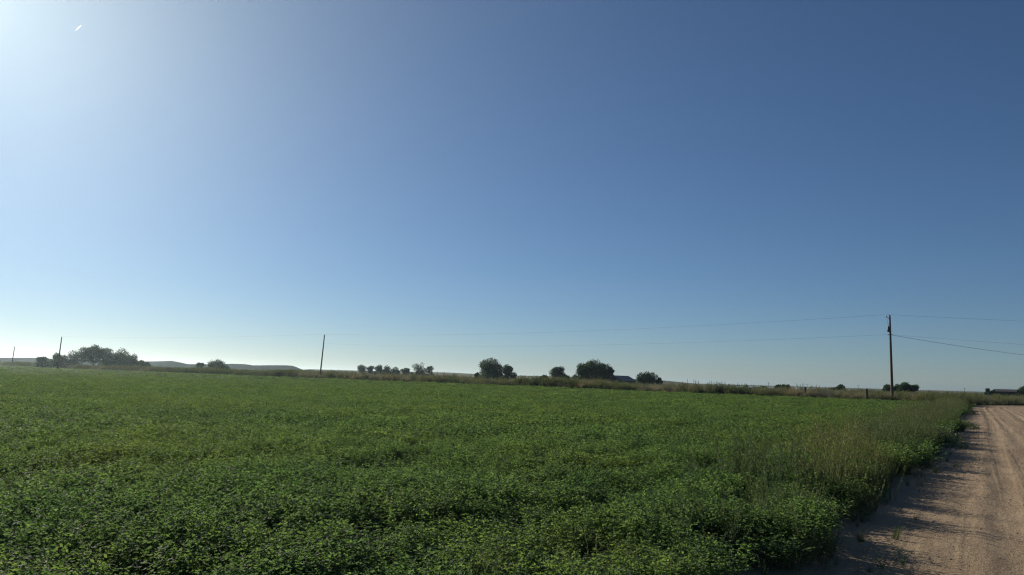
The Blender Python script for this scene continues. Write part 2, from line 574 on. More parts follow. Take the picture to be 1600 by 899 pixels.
def road_height(s, t):
    base = 0.012 + 0.02 * np.sin(np.clip(t / ROAD_W, 0, 1) * math.pi)
    ruts = 0
    for c, w, dpt in ((1.55, 0.16, 0.030), (3.30, 0.16, 0.034), (2.15, 0.12, 0.016), (3.95, 0.12, 0.018), (5.6, 0.17, 0.028), (7.35, 0.17, 0.028)):
        cc = c + 0.16 * np.sin(s / 17.0 + c * 3)
        x = (t - cc) / w
        dpt = dpt * 0.75 * (0.5 + 1.0 * fbm(s / 3.0 + c * 7, s * 0 + c, 51, 3))
        ruts = ruts - dpt * np.exp(-x * x) + dpt * 0.55 * np.exp(-(np.abs(x) - 1.9) ** 2 * 1.6)
    n1 = (fbm(s * 1.4, t * 2.4, 31, 4) - 0.5) * 0.035
    n2 = (fbm(s * 0.9, t * 11.0, 41, 3) - 0.5) * 0.022
    return base + (ruts + n1 + n2)


def build_road():
    ss = [-25.0]
    while ss[-1] < 255:
        s = ss[-1]
        ss.append(s + max(0.05, 0.006 * max(0, abs(s) - 2)) if s > 0 else s + (0.4 if s < -3 else 0.1))
    ss = np.array(ss)
    tt = np.linspace(-0.9, ROAD_W, 150)
    px = np.interp(ss, RS, RP[:, 0]); py = np.interp(ss, RS, RP[:, 1]); aa = np.interp(ss, RS, RA)
    S, T = np.meshgrid(ss, tt, indexing='ij')
    X = px[:, None] + np.cos(aa)[:, None] * T
    Y = py[:, None] - np.sin(aa)[:, None] * T
    Z = road_height(S, T)
    Z = np.maximum(Z, 0.008)
    edge = smooth(-0.9, -0.3, T) * smooth(ROAD_W, ROAD_W - 0.4, T)
    Z = 0.007 + (Z - 0.007) * edge
    ns, ntt = S.shape
    i = np.arange(ns - 1)[:, None]; j = np.arange(ntt - 1)[None, :]
    q = np.stack([i * ntt + j, i * ntt + j + 1, (i + 1) * ntt + j + 1, (i + 1) * ntt + j], -1).reshape(-1, 4)
    me = mesh_np('dirt_road', np.stack([X, Y, Z], -1).reshape(-1, 3), q, M['road'], True)
    uvl = me.uv_layers.new(name='UVMap')
    uvs = np.stack([S, T], -1).reshape(-1, 2)[q.ravel()]
    uvl.data.foreach_set('uv', uvs.astype(np.float32).ravel())
    tag(link('dirt_road', me), kind='structure')


build_road()


# ------------------------------------------------------------------ plants (sources for the masses)
def leaf_quads(cent, direc, normal, length, width, bend=0.15):
    """diamond leaflets, 4 verts each, two triangles by one folded quad"""
    n = len(cent)
    side = np.cross(direc, normal)
    side /= np.linalg.norm(side, axis=1, keepdims=True) + 1e-9
    L = np.broadcast_to(np.asarray(length), (n,))[:, None]; W = np.broadcast_to(np.asarray(width), (n,))[:, None]
    a = cent
    b = cent + direc * L * 0.5 + side * W * 0.5 + normal * L * bend
    c = cent + direc * L
    d = cent + direc * L * 0.5 - side * W * 0.5 + normal * L * bend
    v = np.stack([a, b, c, d], 1).reshape(-1, 3)
    f = np.arange(n * 4).reshape(-1, 4)
    return v, f


def rand_unit(rng, n):
    v = rng.normal(size=(n, 3))
    return v / np.linalg.norm(v, axis=1, keepdims=True)


def blade(p0, p1, w, nrm=None):
    """thin 2-quad blade from p0 to p1, bowed"""
    p0 = np.asarray(p0); p1 = np.asarray(p1)
    d = p1 - p0
    s = np.cross(d, [0.3, 0.2, 1.0]); s /= np.linalg.norm(s) + 1e-9
    mid = (p0 + p1) / 2 + np.array([0, 0, 0.06]) * np.linalg.norm(d)
    return [p0 - s * w / 2, p0 + s * w / 2, mid + s * w * 0.4, mid - s * w * 0.4, p1]


def alfalfa_clump(seed, stems, rad, height, nodes, ll, lw, name, stem_w=0.003):
    rng = np.random.default_rng(seed)
    V3, F4, mats = [], [], []
    off = 0
    SV, SF = [], []
    for k in range(stems):
        a = rng.uniform(0, 2 * math.pi); r = rad * math.sqrt(rng.uniform(0, 1))
        b0 = np.array([math.cos(a) * r * 0.6, math.sin(a) * r * 0.6, 0])
        h = height * rng.uniform(0.72, 1.08)
        lean = np.array([math.cos(a), math.sin(a), 0]) * r * rng.uniform(0.5, 1.3) + np.append(rng.normal(size=2) * 0.03, 0)
        tip = b0 + lean + np.array([0, 0, h])
        # stem as a thin blade
        bl = blade(b0, tip, stem_w)
        o = len(SV); SV += bl; SF += [(o, o + 1, o + 2, o + 3), (o + 3, o + 2, o + 4, o + 4)]
        ts = rng.uniform(0.30, 1.0, nodes) ** 0.75
        pos = b0 + (tip - b0) * ts[:, None]
        pa = rng.uniform(0, 2 * math.pi, nodes)
        out = np.stack([np.cos(pa), np.sin(pa), rng.uniform(0.1, 0.7, nodes)], 1)
        out /= np.linalg.norm(out, axis=1, keepdims=True)
        pet = pos + out * (ll * rng.uniform(0.6, 2.2, nodes) * (1.25 - 0.6 * ts))[:, None]
        for q in (-0.9, 0.0, 0.9):
            d = out.copy()
            c, s = math.cos(q), math.sin(q)
            d[:, 0], d[:, 1] = out[:, 0] * c - out[:, 1] * s, out[:, 0] * s + out[:, 1] * c
            d[:, 2] = d[:, 2] * 0.5 + rng.uniform(-0.35, 0.5, nodes)
            d /= np.linalg.norm(d, axis=1, keepdims=True)
            up = np.array([0, 0, 1.0]) + rng.normal(size=(nodes, 3)) * 0.75
            nn = up - d * np.sum(up * d, 1, keepdims=True)
            nn /= np.linalg.norm(nn, axis=1, keepdims=True)
            v, f = leaf_quads(pet, d, nn, ll * rng.uniform(0.75, 1.25, nodes), lw * rng.uniform(0.8, 1.2, nodes), -0.10)
            V3.append(v); F4.append(f + off); off += len(v)
    V3 = np.concatenate(V3); F4 = np.concatenate(F4)
    SV = np.array(SV)
    faces = [tuple(f) for f in F4.tolist()] + [tuple(dict.fromkeys(i + off for i in f)) for f in SF]
    me = mesh_np(name, np.concatenate([V3, SV]), faces, M['alfalfa'])
    me.materials.append(M['stem'])
    mi = np.zeros(len(faces), np.int32); mi[len(F4):] = 1
    me.polygons.foreach_set('material_index', mi)
    return me


def stalk_weed(seed, n, height, spread, leafy, name, leaf='weed', ll=0.04, lw=0.010, sw=0.005, seedhead=True):
    """upright stalks with narrow leaves and seed heads"""
    rng = np.random.default_rng(seed)
    LV, LF, off = [], [], 0
    SV, SF = [], []
    for k in range(n):
        a = rng.uniform(0, 2 * math.pi); r = spread * math.sqrt(rng.uniform())
        b0 = np.array([math.cos(a) * r * 0.5, math.sin(a) * r * 0.5, 0])
        h = height * rng.uniform(0.5, 1.1)
        tip = b0 + np.array([math.cos(a) * r * 0.9, math.sin(a) * r * 0.9, h]) + np.append(rng.normal(size=2) * 0.07 * height, 0)
        bl = blade(b0, tip, sw * rng.uniform(0.7, 1.4))
        o = len(SV); SV += bl; SF += [(o, o + 1, o + 2, o + 3), (o + 3, o + 2, o + 4)]
        m = leafy
        ts = rng.uniform(0.12, 0.95, m)
        pos = b0 + (tip - b0) * ts[:, None]
        pa = rng.uniform(0, 2 * math.pi, m)
        d = np.stack([np.cos(pa), np.sin(pa), rng.uniform(0.2, 1.6, m)], 1); d /= np.linalg.norm(d, axis=1, keepdims=True)
        up = rand_unit(rng, m); nn = up - d * np.sum(up * d, 1, keepdims=True); nn /= np.linalg.norm(nn, axis=1, keepdims=True)
        v, f = leaf_quads(pos, d, nn, ll * rng.uniform(0.6, 1.5, m) * (1.3 - 0.7 * ts), lw * rng.uniform(0.7, 1.3, m), 0.08)
        LV.append(v); LF.append(f + off); off += len(v)
        if seedhead and rng.uniform() < 0.75:
            m = 12
            ts = np.linspace(0.78, 1.04, m); pos = b0 + (tip - b0) * ts[:, None]
            pa = rng.uniform(0, 2 * math.pi, m)
            d = np.stack([np.cos(pa) * 0.5, np.sin(pa) * 0.5, np.ones(m)], 1); d /= np.linalg.norm(d, axis=1, keepdims=True)
            nn = np.cross(d, rand_unit(rng, m)); nn /= np.linalg.norm(nn, axis=1, keepdims=True)
            v, f = leaf_quads(pos, d, nn, ll * 0.45, lw * 1.0, 0.05)
            o = len(SV); SV += list(v); SF += [tuple(int(i) + o for i in g) for g in f]
    LV = np.concatenate(LV); LF = np.concatenate(LF)
    faces = [tuple(f) for f in LF.tolist()] + [tuple(i + off for i in f) for f in SF]
    me = mesh_np(name, np.concatenate([LV, np.array(SV)]), faces, M[leaf])
    me.materials.append(M['stalk'])
    mi = np.zeros(len(faces), np.int32); mi[len(LF):] = 1
    me.polygons.foreach_set('material_index', mi)
    return me


def grass_tuft(seed, n, height, spread, w, name, mat):
    rng = np.random.default_rng(seed)
    SV, SF = [], []
    for k in range(n):
        a = rng.uniform(0, 2 * math.pi); r = spread * math.sqrt(rng.uniform())
        b0 = np.array([math.cos(a) * r, math.sin(a) * r, 0])
        h = height * rng.uniform(0.45, 1.1)
        tip = b0 + np.array([math.cos(a) * r * 0.5, math.sin(a) * r * 0.5, h]) + np.append(rng.normal(size=2) * 0.12 * height, 0)
        bl = blade(b0, tip, w * rng.uniform(0.6, 1.4))
        o = len(SV); SV += bl; SF += [(o, o + 1, o + 2, o + 3), (o + 3, o + 2, o + 4)]
    return mesh_np(name, np.array(SV), SF, mat)


def shrub_ball(seed, n, height, spread, ls, name, mat):
    rng = np.random.default_rng(seed)
    d = rand_unit(rng, n); d[:, 2] = np.abs(d[:, 2])
    rr = rng.uniform(0.35, 1.0, n) ** 0.5 * (0.75 + 0.35 * vnoise(d[:, 0] * 2.5 + 9, d[:, 1] * 2.5 + d[:, 2] * 3, seed))
    pos = d * rr[:, None] * np.array([spread, spread, height])
    dr = rand_unit(rng, n); nn = np.cross(dr, rand_unit(rng, n)); nn /= np.linalg.norm(nn, axis=1, keepdims=True)
    v, f = leaf_quads(pos, dr, nn, ls * rng.uniform(0.6, 1.4, n), ls * 0.6, 0.1)
    return mesh_np(name, v, f, mat)


def scatter(name, pts, scl, idx, meshes, label=None, tilt=0.12, seed=1, zoff=0.0):
    """one mass: geometry-nodes instances of the given meshes on points"""
    rng = np.random.default_rng(seed)
    n = len(pts)
    me = bpy.data.meshes.new(name)
    me.vertices.add(n)
    me.vertices.foreach_set('co', np.asarray(pts, np.float32).ravel())
    rot = np.stack([rng.normal(size=n) * tilt, rng.normal(size=n) * tilt, rng.uniform(0, 6.283, n)], 1)
    a = me.attributes.new('rot', 'FLOAT_VECTOR', 'POINT'); a.data.foreach_set('vector', rot.astype(np.float32).ravel())
    a = me.attributes.new('scl', 'FLOAT_VECTOR', 'POINT'); a.data.foreach_set('vector', np.asarray(scl, np.float32).ravel())
    a = me.attributes.new('idx', 'INT', 'POINT'); a.data.foreach_set('value', np.asarray(idx, np.int32))
    me.update()
    src = bpy.data.collections.new(name + '_source')
    for k, m in enumerate(meshes):
        o = bpy.data.objects.new('%s_%02d' % (name + '_source', k), m)
        src.objects.link(o)
    g = bpy.data.node_groups.new(name + '_scatter', 'GeometryNodeTree')
    g.interface.new_socket('Geometry', in_out='INPUT', socket_type='NodeSocketGeometry')
    g.interface.new_socket('Geometry', in_out='OUTPUT', socket_type='NodeSocketGeometry')
    gi = g.nodes.new('NodeGroupInput'); go = g.nodes.new('NodeGroupOutput')
    ci = g.nodes.new('GeometryNodeCollectionInfo'); ci.inputs[0].default_value = src
    ci.inputs['Separate Children'].default_value = True; ci.inputs['Reset Children'].default_value = True
    ip = g.nodes.new('GeometryNodeInstanceOnPoints'); ip.inputs['Pick Instance'].default_value = True

    def attr(nm, typ):
        q = g.nodes.new('GeometryNodeInputNamedAttribute'); q.data_type = typ; q.inputs['Name'].default_value = nm
        return q.outputs['Attribute']
    g.links.new(gi.outputs[0], ip.inputs['Points'])
    g.links.new(ci.outputs[0], ip.inputs['Instance'])
    g.links.new(attr('idx', 'INT'), ip.inputs['Instance Index'])
    e2r = g.nodes.new('FunctionNodeEulerToRotation')
    g.links.new(attr('rot', 'FLOAT_VECTOR'), e2r.inputs[0])
    g.links.new(e2r.outputs[0], ip.inputs['Rotation'])
    g.links.new(attr('scl', 'FLOAT_VECTOR'), ip.inputs['Scale'])
    g.links.new(ip.outputs[0], go.inputs[0])
    o = link(name, me)
    md = o.modifiers.new('scatter', 'NODES'); md.node_group = g
    tag(o, label, None, None, 'stuff')
    return o


def jitter_grid(x0, x1, y0, y1, step, rng):
    xs = np.arange(x0, x1, step); ys = np.arange(y0, y1, step)
    X, Y = np.meshgrid(xs, ys)
    X = X.ravel() + rng.uniform(-0.5, 0.5, X.size) * step
    Y = Y.ravel() + rng.uniform(-0.5, 0.5, Y.size) * step
    return X, Y


def canopy(x, y):
    """relative crop height: mounds about a metre across with hollows between them"""
    u = x * U[0] + y * U[1]; v = x * V[0] + y * V[1]
    m = 0.62 * fbm(u / 0.55 + 3, v / 0.42 + 8, 61, 2) + 0.38 * fbm(u / 2.4 + 3, v / 1.3 + 8, 63, 2)
    big = fbm(x / 9, y / 9, 71, 3)
    drill = 0.5 + 0.5 * np.sin(v * 2 * math.pi / 3.1 + 1.5 * fbm(u / 12, v / 12, 77, 2))
    h = 0.58 + 0.42 * smooth(0.28, 0.62, m) + 0.16 * (big - 0.5) - 0.06 * (drill > 0.93)
    h = h * (1 - 0.18 * smooth(30, 90, np.hypot(x, y)))
    for v0, w0, a0 in ((3.85, 0.24, 0.5), (9.6, 0.2, 0.28), (15.4, 0.2, 0.28), (21.5, 0.25, 0.3), (33.0, 0.3, 0.3)):
        h = h * (1 - a0 * np.exp(-((v - v0 - 0.12 * np.sin(u / 6 + v0)) / w0) ** 2))
    return h, m


def build_alfalfa():
    rng = np.random.default_rng(11)
    near = [alfalfa_clump(100 + k, 15, 0.17, 0.50, 15, 0.030, 0.0175, 'alfalfa_plant_near') for k in range(6)]
    mid = [alfalfa_clump(200 + k, 11, 0.26, 0.50, 11, 0.050, 0.028, 'alfalfa_plant_mid', 0.004) for k in range(5)]
    far = [alfalfa_clump(300 + k, 13, 0.42, 0.48, 10, 0.070, 0.046, 'alfalfa_plant_far', 0.006) for k in range(4)]
    P, Sc, I = [], [], []

    def add(step, x0, x1, y0, y1, dmin, dmax, base, count):
        X, Y = jitter_grid(x0, x1, y0, y1, step, rng)
        d = np.hypot(X, Y) * rng.uniform(0.92, 1.08, X.size)
        u = X * U[0] + Y * U[1]; v = X * V[0] + Y * V[1]
        az = np.degrees(np.arctan2(X, Y))
        ok = (d >= dmin) & (d < dmax) & (v > left_edge_v(u) + 0.12) & (X + Y < EDGE_LIMIT - 1.0) & (az > -47) & (az < 62)
        h, m = canopy(X, Y)
        hollow = (m < 0.31) & (rng.uniform(size=X.size) < 0.5)
        ok &= ~hollow
        X, Y, h = X[ok], Y[ok], h[ok]
        sx = rng.uniform(0.85, 1.25, X.size)
        hz = h * rng.uniform(0.88, 1.12, X.size)
        P.append(np.stack([X, Y, ground_z(X, Y)], 1)); Sc.append(np.stack([sx, sx, hz], 1))
        I.append(base + rng.integers(0, count, X.size))
    add(0.20, -14, 16, 1.0, 19, 1.2, 17, 0, len(near))
    add(0.32, -45, 45, 5, 50, 17, 48, len(near), len(mid))
    add(0.52, -95, 60, 20, 135, 48, 120, len(near) + len(mid), len(far))
    add(0.85, -260, 20, 60, 392, 120, 430, len(near) + len(mid), len(far))
    # the crop just behind and left of the viewer, so that a step aside finds it
    P = np.concatenate(P); Sc = np.concatenate(Sc); I = np.concatenate(I)
    farmask = np.hypot(P[:, 0], P[:, 1]) > 120
    Sc[farmask] *= np.array([1.6, 1.6, 1.0])
    print('alfalfa points', len(P))
    scatter('alfalfa_crop', P, Sc, I, near + mid + far, 'dense green alfalfa crop filling the field', 0.14, 3)


build_alfalfa()


def build_edge_weeds():
    """stalky weeds between crop and road"""
    rng = np.random.default_rng(21)
    src = [stalk_weed(400 + k, 10, 0.80, 0.18, 26, 'edge_weed_plant', 'weed', 0.045, 0.012, 0.0065) for k in range(4)]
    src += [stalk_weed(420 + k, 9, 0.62, 0.20, 60, 'edge_weed_plant', 'weed', 0.032, 0.014, 0.004, False) for k in range(3)]
    src += [grass_tuft(440 + k, 70, 0.42, 0.10, 0.006, 'edge_grass_plant', M['weed']) for k in range(2)]
    u = rng.uniform(2, 100, 6200)
    w = rng.uniform(0, 1, u.size) ** 1.9 * 2.1 + 0.02
    e = left_edge_v(u)
    v = e + w
    dens = fbm(u / 1.7, w, 91, 3)
    ok = (dens > 0.41) & ((u > 9) | (rng.uniform(size=u.size) < 0.45))
    ok &= (u > 11) | (w < 0.9)
    ok &= (w < 2.0) | (rng.uniform(size=u.size) < 0.3)
    u, v, w = u[ok], v[ok], w[ok]
    x = U[0] * u + V[0] * v; y = U[1] * u + V[1] * v
    idx = rng.integers(0, 7, u.size)
    short = (w < 0.45)
    idx = np.where(short & (rng.uniform(size=u.size) < 0.35), rng.integers(4, 9, u.size), idx)
    idx = np.where((w < 0.8) & (rng.uniform(size=u.size) < 0.30), rng.integers(0, 4, u.size), idx)
    s = 1.2 * rng.uniform(0.55, 1.15, u.size) * (0.75 + 0.5 * fbm(u / 1.3, w / 1.3, 97, 2)) * (0.62 + 0.38 * smooth(0.0, 0.8, w)) * (0.72 + 0.28 * smooth(5, 14, u))
    # seedlings and stragglers out on the dirt
    n2 = 150
    u2 = rng.uniform(3, 96, n2); v2 = left_edge_v(u2) - rng.uniform(0, 1, n2) ** 2.5 * 0.7
    x = np.append(x, U[0] * u2 + V[0] * v2); y = np.append(y, U[1] * u2 + V[1] * v2)
    s = np.append(s, rng.uniform(0.15, 0.42, n2)); idx = np.append(idx, rng.integers(4, 9, n2))
    u = np.append(u, u2)
    z = ground_z(x, y) + 0.01
    scatter('edge_weeds', np.stack([x, y, z], 1), np.stack([s, s, s * rng.uniform(0.85, 1.15, u.size)], 1), idx, src,
            'stalky green and straw coloured weeds between the crop and the dirt road', 0.16, 4)


build_edge_weeds()


def build_verge():
    rng = np.random.default_rng(31)
    src = [stalk_weed(500 + k, 16, 1.35, 0.42, 24, 'verge_plant', 'verge_green', 0.13, 0.05, 0.018) for k in range(3)]
    src += [grass_tuft(520 + k, 90, 1.25, 0.40, 0.022, 'verge_grass', M['verge_tan']) for k in range(2)]
    src += [grass_tuft(530 + k, 90, 1.2, 0.42, 0.024, 'verge_grass', M['verge_green']) for k in range(2)]
    src += [shrub_ball(540 + k, 420, 1.0, 0.8, 0.13, 'verge_shrub', M['sage']) for k in range(2)]
    P, Sc, I = [], [], []

    def put(x, y, s, i):
        P.append(np.stack([x, y, ground_z(x, y)], 1)); Sc.append(np.stack([s, s, s * rng.uniform(0.85, 1.15, len(s))], 1)); I.append(i)

    def pick(x, y, n):
        m = fbm(x / 14, y / 14, 101, 3)
        a = rng.uniform(size=n)
        i = np.where(m < 0.46, rng.integers(0, 3, n), np.where(m < 0.56, rng.integers(5, 7, n), rng.integers(3, 5, n)))
        i = np.where(a < 0.22, rng.integers(0, 7, n), i)
        return np.where(a > 0.97, rng.integers(7, 9, n), i)
    # the thick band behind the crop
    n = 17000
    e = rng.uniform(0, 1, n) ** 1.25 * 17 + 0.2
    x = rng.uniform(-270, 62, n)
    y = EDGE_LIMIT + e - x
    u = x * U[0] + y * U[1]; v = x * V[0] + y * V[1]
    s_on = np.array([v > EDGE_V - 0.4]).ravel()
    ok = s_on & (fbm(x / 5, y / 5, 111, 2) > 0.2)
    x, y, e = x[ok], y[ok], e[ok]
    s = rng.uniform(0.55, 1.05, x.size) * (0.7 + 0.6 * fbm(x / 11, y / 11, 121, 3)) * (0.9 - 0.25 * smooth(0, 1.2, 1.2 - e) * 0 )
    s *= np.where(e < 1.0, 0.7, 1.0)
    s *= 1.5 * (1.0 - 0.27 * smooth(10, 50, x))
    put(x, y, s, pick(x, y, x.size))
    # rough pasture farther back
    n = 16000
    e = 15 + rng.uniform(0, 1, n) ** 1.3 * 260
    x = rng.uniform(-420, 190, n)
    y = EDGE_LIMIT + e - x
    d = np.hypot(x, y)
    ok = (y > 60) & (x < 0.95 * y) & (d < 620)
    v = x * V[0] + y * V[1]
    ok &= (v > EDGE_V + 2)
    x, y = x[ok], y[ok]
    s = rng.uniform(0.45, 1.15, x.size)
    i = rng.choice([3, 4, 5, 6, 7, 8, 0], x.size)
    put(x, y, s, i)
    # beyond and to the right of the bending road
    n = 9000
    ss = rng.uniform(84, 250, n); t = -0.3 - rng.uniform(0, 1, n) ** 1.2 * 26
    px = np.interp(ss, RS, RP[:, 0]); py = np.interp(ss, RS, RP[:, 1]); aa = np.interp(ss, RS, RA)
    x = px + np.cos(aa) * t; y = py - np.sin(aa) * t
    ok = (x + y > EDGE_LIMIT)
    x, y, t = x[ok], y[ok], t[ok]
    s = rng.uniform(0.5, 0.95, x.size) * np.where(t > -1.2, 0.6, 1.0)
    put(x, y, s, pick(x, y, x.size))
    n = 5000
    ss = rng.uniform(-3, 240, n); t = ROAD_W + rng.uniform(0, 1, n) ** 1.2 * 14
    px = np.interp(ss, RS, RP[:, 0]); py = np.interp(ss, RS, RP[:, 1]); aa = np.interp(ss, RS, RA)
    x = px + np.cos(aa) * t; y = py - np.sin(aa) * t
    s = rng.uniform(0.3, 0.55, x.size)
    put(x, y, s, pick(x, y, x.size))
    P = np.concatenate(P); Sc = np.concatenate(Sc); I = np.concatenate(I)
    scatter('verge_weeds', P, Sc, I, src, 'tall olive and straw weeds along the far side of the field', 0.10, 5)


build_verge()


def build_pebbles():
    rng = np.random.default_rng(41)
    src = []
    for k in range(3):
        d = rand_unit(rng, 14)
        import bmesh
        bm = bmesh.new()
        for p in d:
            bm.verts.new(Vector(p) * rng.uniform(0.75, 1.0) * 0.5 * Vector((1, 1, 1)).length / 1.732)
        bmesh.ops.convex_hull(bm, input=bm.verts)
        me = bpy.data.meshes.new('pebble'); bm.to_mesh(me); bm.free(); me.materials.append(M['stone'])
        src.append(me)
    n = 15000
    s = 2 + rng.uniform(0, 1, n) ** 1.5 * 55; t = rng.uniform(-0.5, ROAD_W, n)
    px = np.interp(s, RS, RP[:, 0]); py = np.interp(s, RS, RP[:, 1]); aa = np.interp(s, RS, RA)
    x = px + np.cos(aa) * t; y = py - np.sin(aa) * t
    z = np.maximum(road_height(s, t), 0.008)
    sz = 0.009 + 0.034 * rng.uniform(0, 1, n) ** 5
    scatter('gravel', np.stack([x, y, z + sz * 0.1], 1), np.stack([sz, sz * 0.8, sz * 0.6], 1), rng.integers(0, 3, n), src,
            'loose pebbles and clods on the dirt road', 0.5, 6)


build_pebbles()


# ------------------------------------------------------------------ trees
def tree(name, label, cat, px, wpx, ytop, d, group=None, seed=0, dense=1.0, mat='tree', blobs=11, trunk=0.16, flat=1.0, leaf=0.34, low=0.12, rag=1.0):
    """trunk with limbs, crown of leaf faces gathered in clumps through an uneven volume"""
    rng = np.random.default_rng(1000 + seed)
    x, y = at(px, d)
    z0 = gz(x, y)
    sc = d / F
    W = wpx * sc
    H = (horizon_y(px) - ytop) * sc + EYE - z0
    root = empty(name, (x, y, z0))
    tag(root, label, cat, group)
    base = H * low
    # clump centres
    C, R = [], []
    for k in range(blobs):
        f = k / max(1, blobs - 1)
        a = k * 2.4 + rng.uniform(-0.5, 0.5)
        zz = base + (H - base) * (0.06 + 0.80 * rng.uniform(0, 1))
        rel = (zz - base) / (H - base)
        rad = W / 2 * 0.86 * math.sqrt(max(0.10, 1 - (rel - 0.36) ** 2 * 2.3)) * rng.uniform(0.35, 1.0)
        r = min(W, (H - base) * 1.25) * rng.uniform(0.15, 0.33) * rag
        rad = min(rad, max(0.05 * W, W / 2 - r * 0.75))
        C.append((math.cos(a) * rad, math.sin(a) * rad, zz)); R.append(r)
    C.append((0, 0, base + (H - base) * 0.52)); R.append(min(W, H) * 0.26)
    C = np.array(C); R = np.array(R)
    C[:, 2] = np.minimum(C[:, 2], H - R * rng.uniform(0.85, 1.5, len(R)))
    C[0] = (rng.normal() * W * 0.06, 0, H - R[0] * 0.8)
    n = int(500 * dense * len(R) * (0.35 / max(leaf, 0.2)))
    k = rng.choice(len(R), n, p=R ** 2 / np.sum(R ** 2))
    dr = rand_unit(rng, n)
    rr = R[k] * rng.uniform(0.25, 1.0, n) ** 0.45 * (0.8 + 0.45 * vnoise(dr[:, 0] * 3 + k, dr[:, 1] * 3 + dr[:, 2] * 2.3, seed))
    pos = C[k] + dr * rr[:, None] * np.array([1, 1, 0.85])
    pos[:, 2] = np.maximum(pos[:, 2], 0.15)
    dd = rand_unit(rng, n); dd[:, 2] *= 0.6
    dd /= np.linalg.norm(dd, axis=1, keepdims=True)
    nn = np.cross(dd, rand_unit(rng, n)); nn /= np.linalg.norm(nn, axis=1, keepdims=True)
    v, f = leaf_quads(pos, dd, nn, leaf * rng.uniform(0.6, 1.5, n), leaf * 0.7 * rng.uniform(0.7, 1.3, n), 0.12)
    link('crown', mesh_np('crown', v, f, M[mat]), root)
    tb = MB()
    tr = max(0.07, W * trunk * 0.16)
    top = base + (H - base) * 0.55
    pts = [(0, 0, -0.1), (rng.normal() * 0.08, rng.normal() * 0.08, top * 0.35), (rng.normal() * 0.2, rng.normal() * 0.2, top * 0.7), (0, 0, top)]
    tb.tube(pts, [tr * 1.3, tr, tr * 0.75, tr * 0.4], 8)
    tb.build('trunk', M['bark'], root, True)
    order = np.argsort(-R)[:6]
    for q in order:
        st = Vector((0, 0, max(0.2, min(top * 0.8, C[q][2] * 0.5))))
        en = Vector(C[q])
        md = (st + en) / 2 + Vector((0, 0, 0.1 * (en - st).length))
        MB().tube([st, md, en], [tr * 0.5, tr * 0.34, tr * 0.12], 6).build('limb', M['bark'], root, True)
    return root


G1 = 'trees of the hazy grove on the left'
tree('broadleaf_tree', 'small round tree at the left end of the hazy grove', 'tree', 66, 26, 557.5, 320, G1, 1, 1.0, low=0.03)
tree('broadleaf_tree', 'low spreading tree just right of the second pole from the left', 'tree', 92, 39, 552, 315, G1, 2, 1.0, low=0.05)
tree('broadleaf_tree', 'medium tree with a pointed top left of the grove\'s tallest crown', 'tree', 115, 36, 548, 320, G1, 3, 0.9, low=0.05)
tree('broadleaf_tree', 'tallest tree of the hazy grove with gaps in its crown', 'tree', 146, 42, 539, 310, G1, 4, 1.2, blobs=22, low=0.12, rag=0.72)
tree('broadleaf_tree', 'dense wide tree right of the grove\'s tallest crown', 'tree', 167, 30, 544, 318, G1, 44, 1.0, blobs=12, low=0.05)
tree('broadleaf_tree', 'dense dark tree near the right end of the hazy grove', 'tree', 188, 38, 545, 312, G1, 5, 1.0, blobs=15, low=0.05, rag=0.8)
tree('broadleaf_tree', 'shorter tree closing the right end of the hazy grove', 'tree', 205, 28, 554, 308, G1, 6, 1.0, low=0.04)
tree('bush', 'low bush beside the right end of the hazy grove', 'bush', 223, 22, 563, 330, None, 7, 1.0, low=0.02, blobs=7)
tree('bush', 'low hazy shrubbery under the grove\'s left half', 'bush', 78, 44, 564, 330, None, 8, 1.0, low=0.02, blobs=9)
tree('broadleaf_tree', 'broad round lone tree in front of the far mesas', 'tree', 340, 37, 561.5, 350, None, 9, 1.1, blobs=14, low=0.04)
tree('broadleaf_tree', 'small thin tree left of the round lone tree', 'tree', 312, 12, 567, 345, None, 10, 0.8, blobs=6, low=0.05)
G2 = 'row of small trees on the rise'
for k, (px, w, yt, lb, de) in enumerate([
        (565, 19, 570, 'first small tree from the left in the row on the rise', 0.8),
        (579, 14, 572, 'narrow small tree second from the left in the row on the rise', 0.8),
        (591, 15, 570.5, 'flat topped small tree third from the left in the row on the rise', 0.9),
        (604, 20, 571.5, 'small round tree fourth from the left in the row on the rise', 0.8),
        (618, 15, 574, 'very small tree right of the round fourth one on the rise', 0.8),
        (634, 19, 575, 'low small tree left of the forked tall tree on the rise', 0.8),
        (655, 27, 567, 'tall forked tree with an open crown on the rise', 0.5),
        (672, 15, 572, 'small tree at the right end of the row on the rise', 0.7)]):
    tree('broadleaf_tree', lb, 'tree', px, w, yt, 430, G2, 20 + k, de, blobs=12 if w > 20 else 7, low=0.08 if w > 20 else 0.01, leaf=0.34, mat='tree_grey' if w > 20 else 'tree')
tree('bush', 'long low scrub joining the row of small trees on the rise', 'bush', 608, 78, 577.5, 434, None, 70, 1.0, blobs=26, low=0.0, rag=0.6)
tree('bush', 'low scrub around the foot of the forked tree on the rise', 'bush', 655, 40, 578.5, 434, None, 71, 1.0, blobs=14, low=0.0, rag=0.6)
tree('broadleaf_tree', 'big dark dense tree standing alone right of the photo\'s middle pole', 'tree', 767, 38, 560, 262, None, 30, 1.4, blobs=18, low=0.03)
tree('broadleaf_tree', 'smaller dark tree touching the right side of the big dense tree', 'tree', 794, 24, 571, 262, None, 31, 1.0, blobs=10, low=0.03)
tree('bush', 'tiny bush left of the big dense dark tree', 'bush', 746, 10, 583, 270, None, 32, 0.8, blobs=5, low=0.02)
G3 = 'trees around the grey roofed shed'
tree('broadleaf_tree', 'round tree left of the shed\'s tall spreading tree', 'tree', 875, 33, 573, 260, G3, 33, 1.0, blobs=15, low=0.03, rag=0.85)
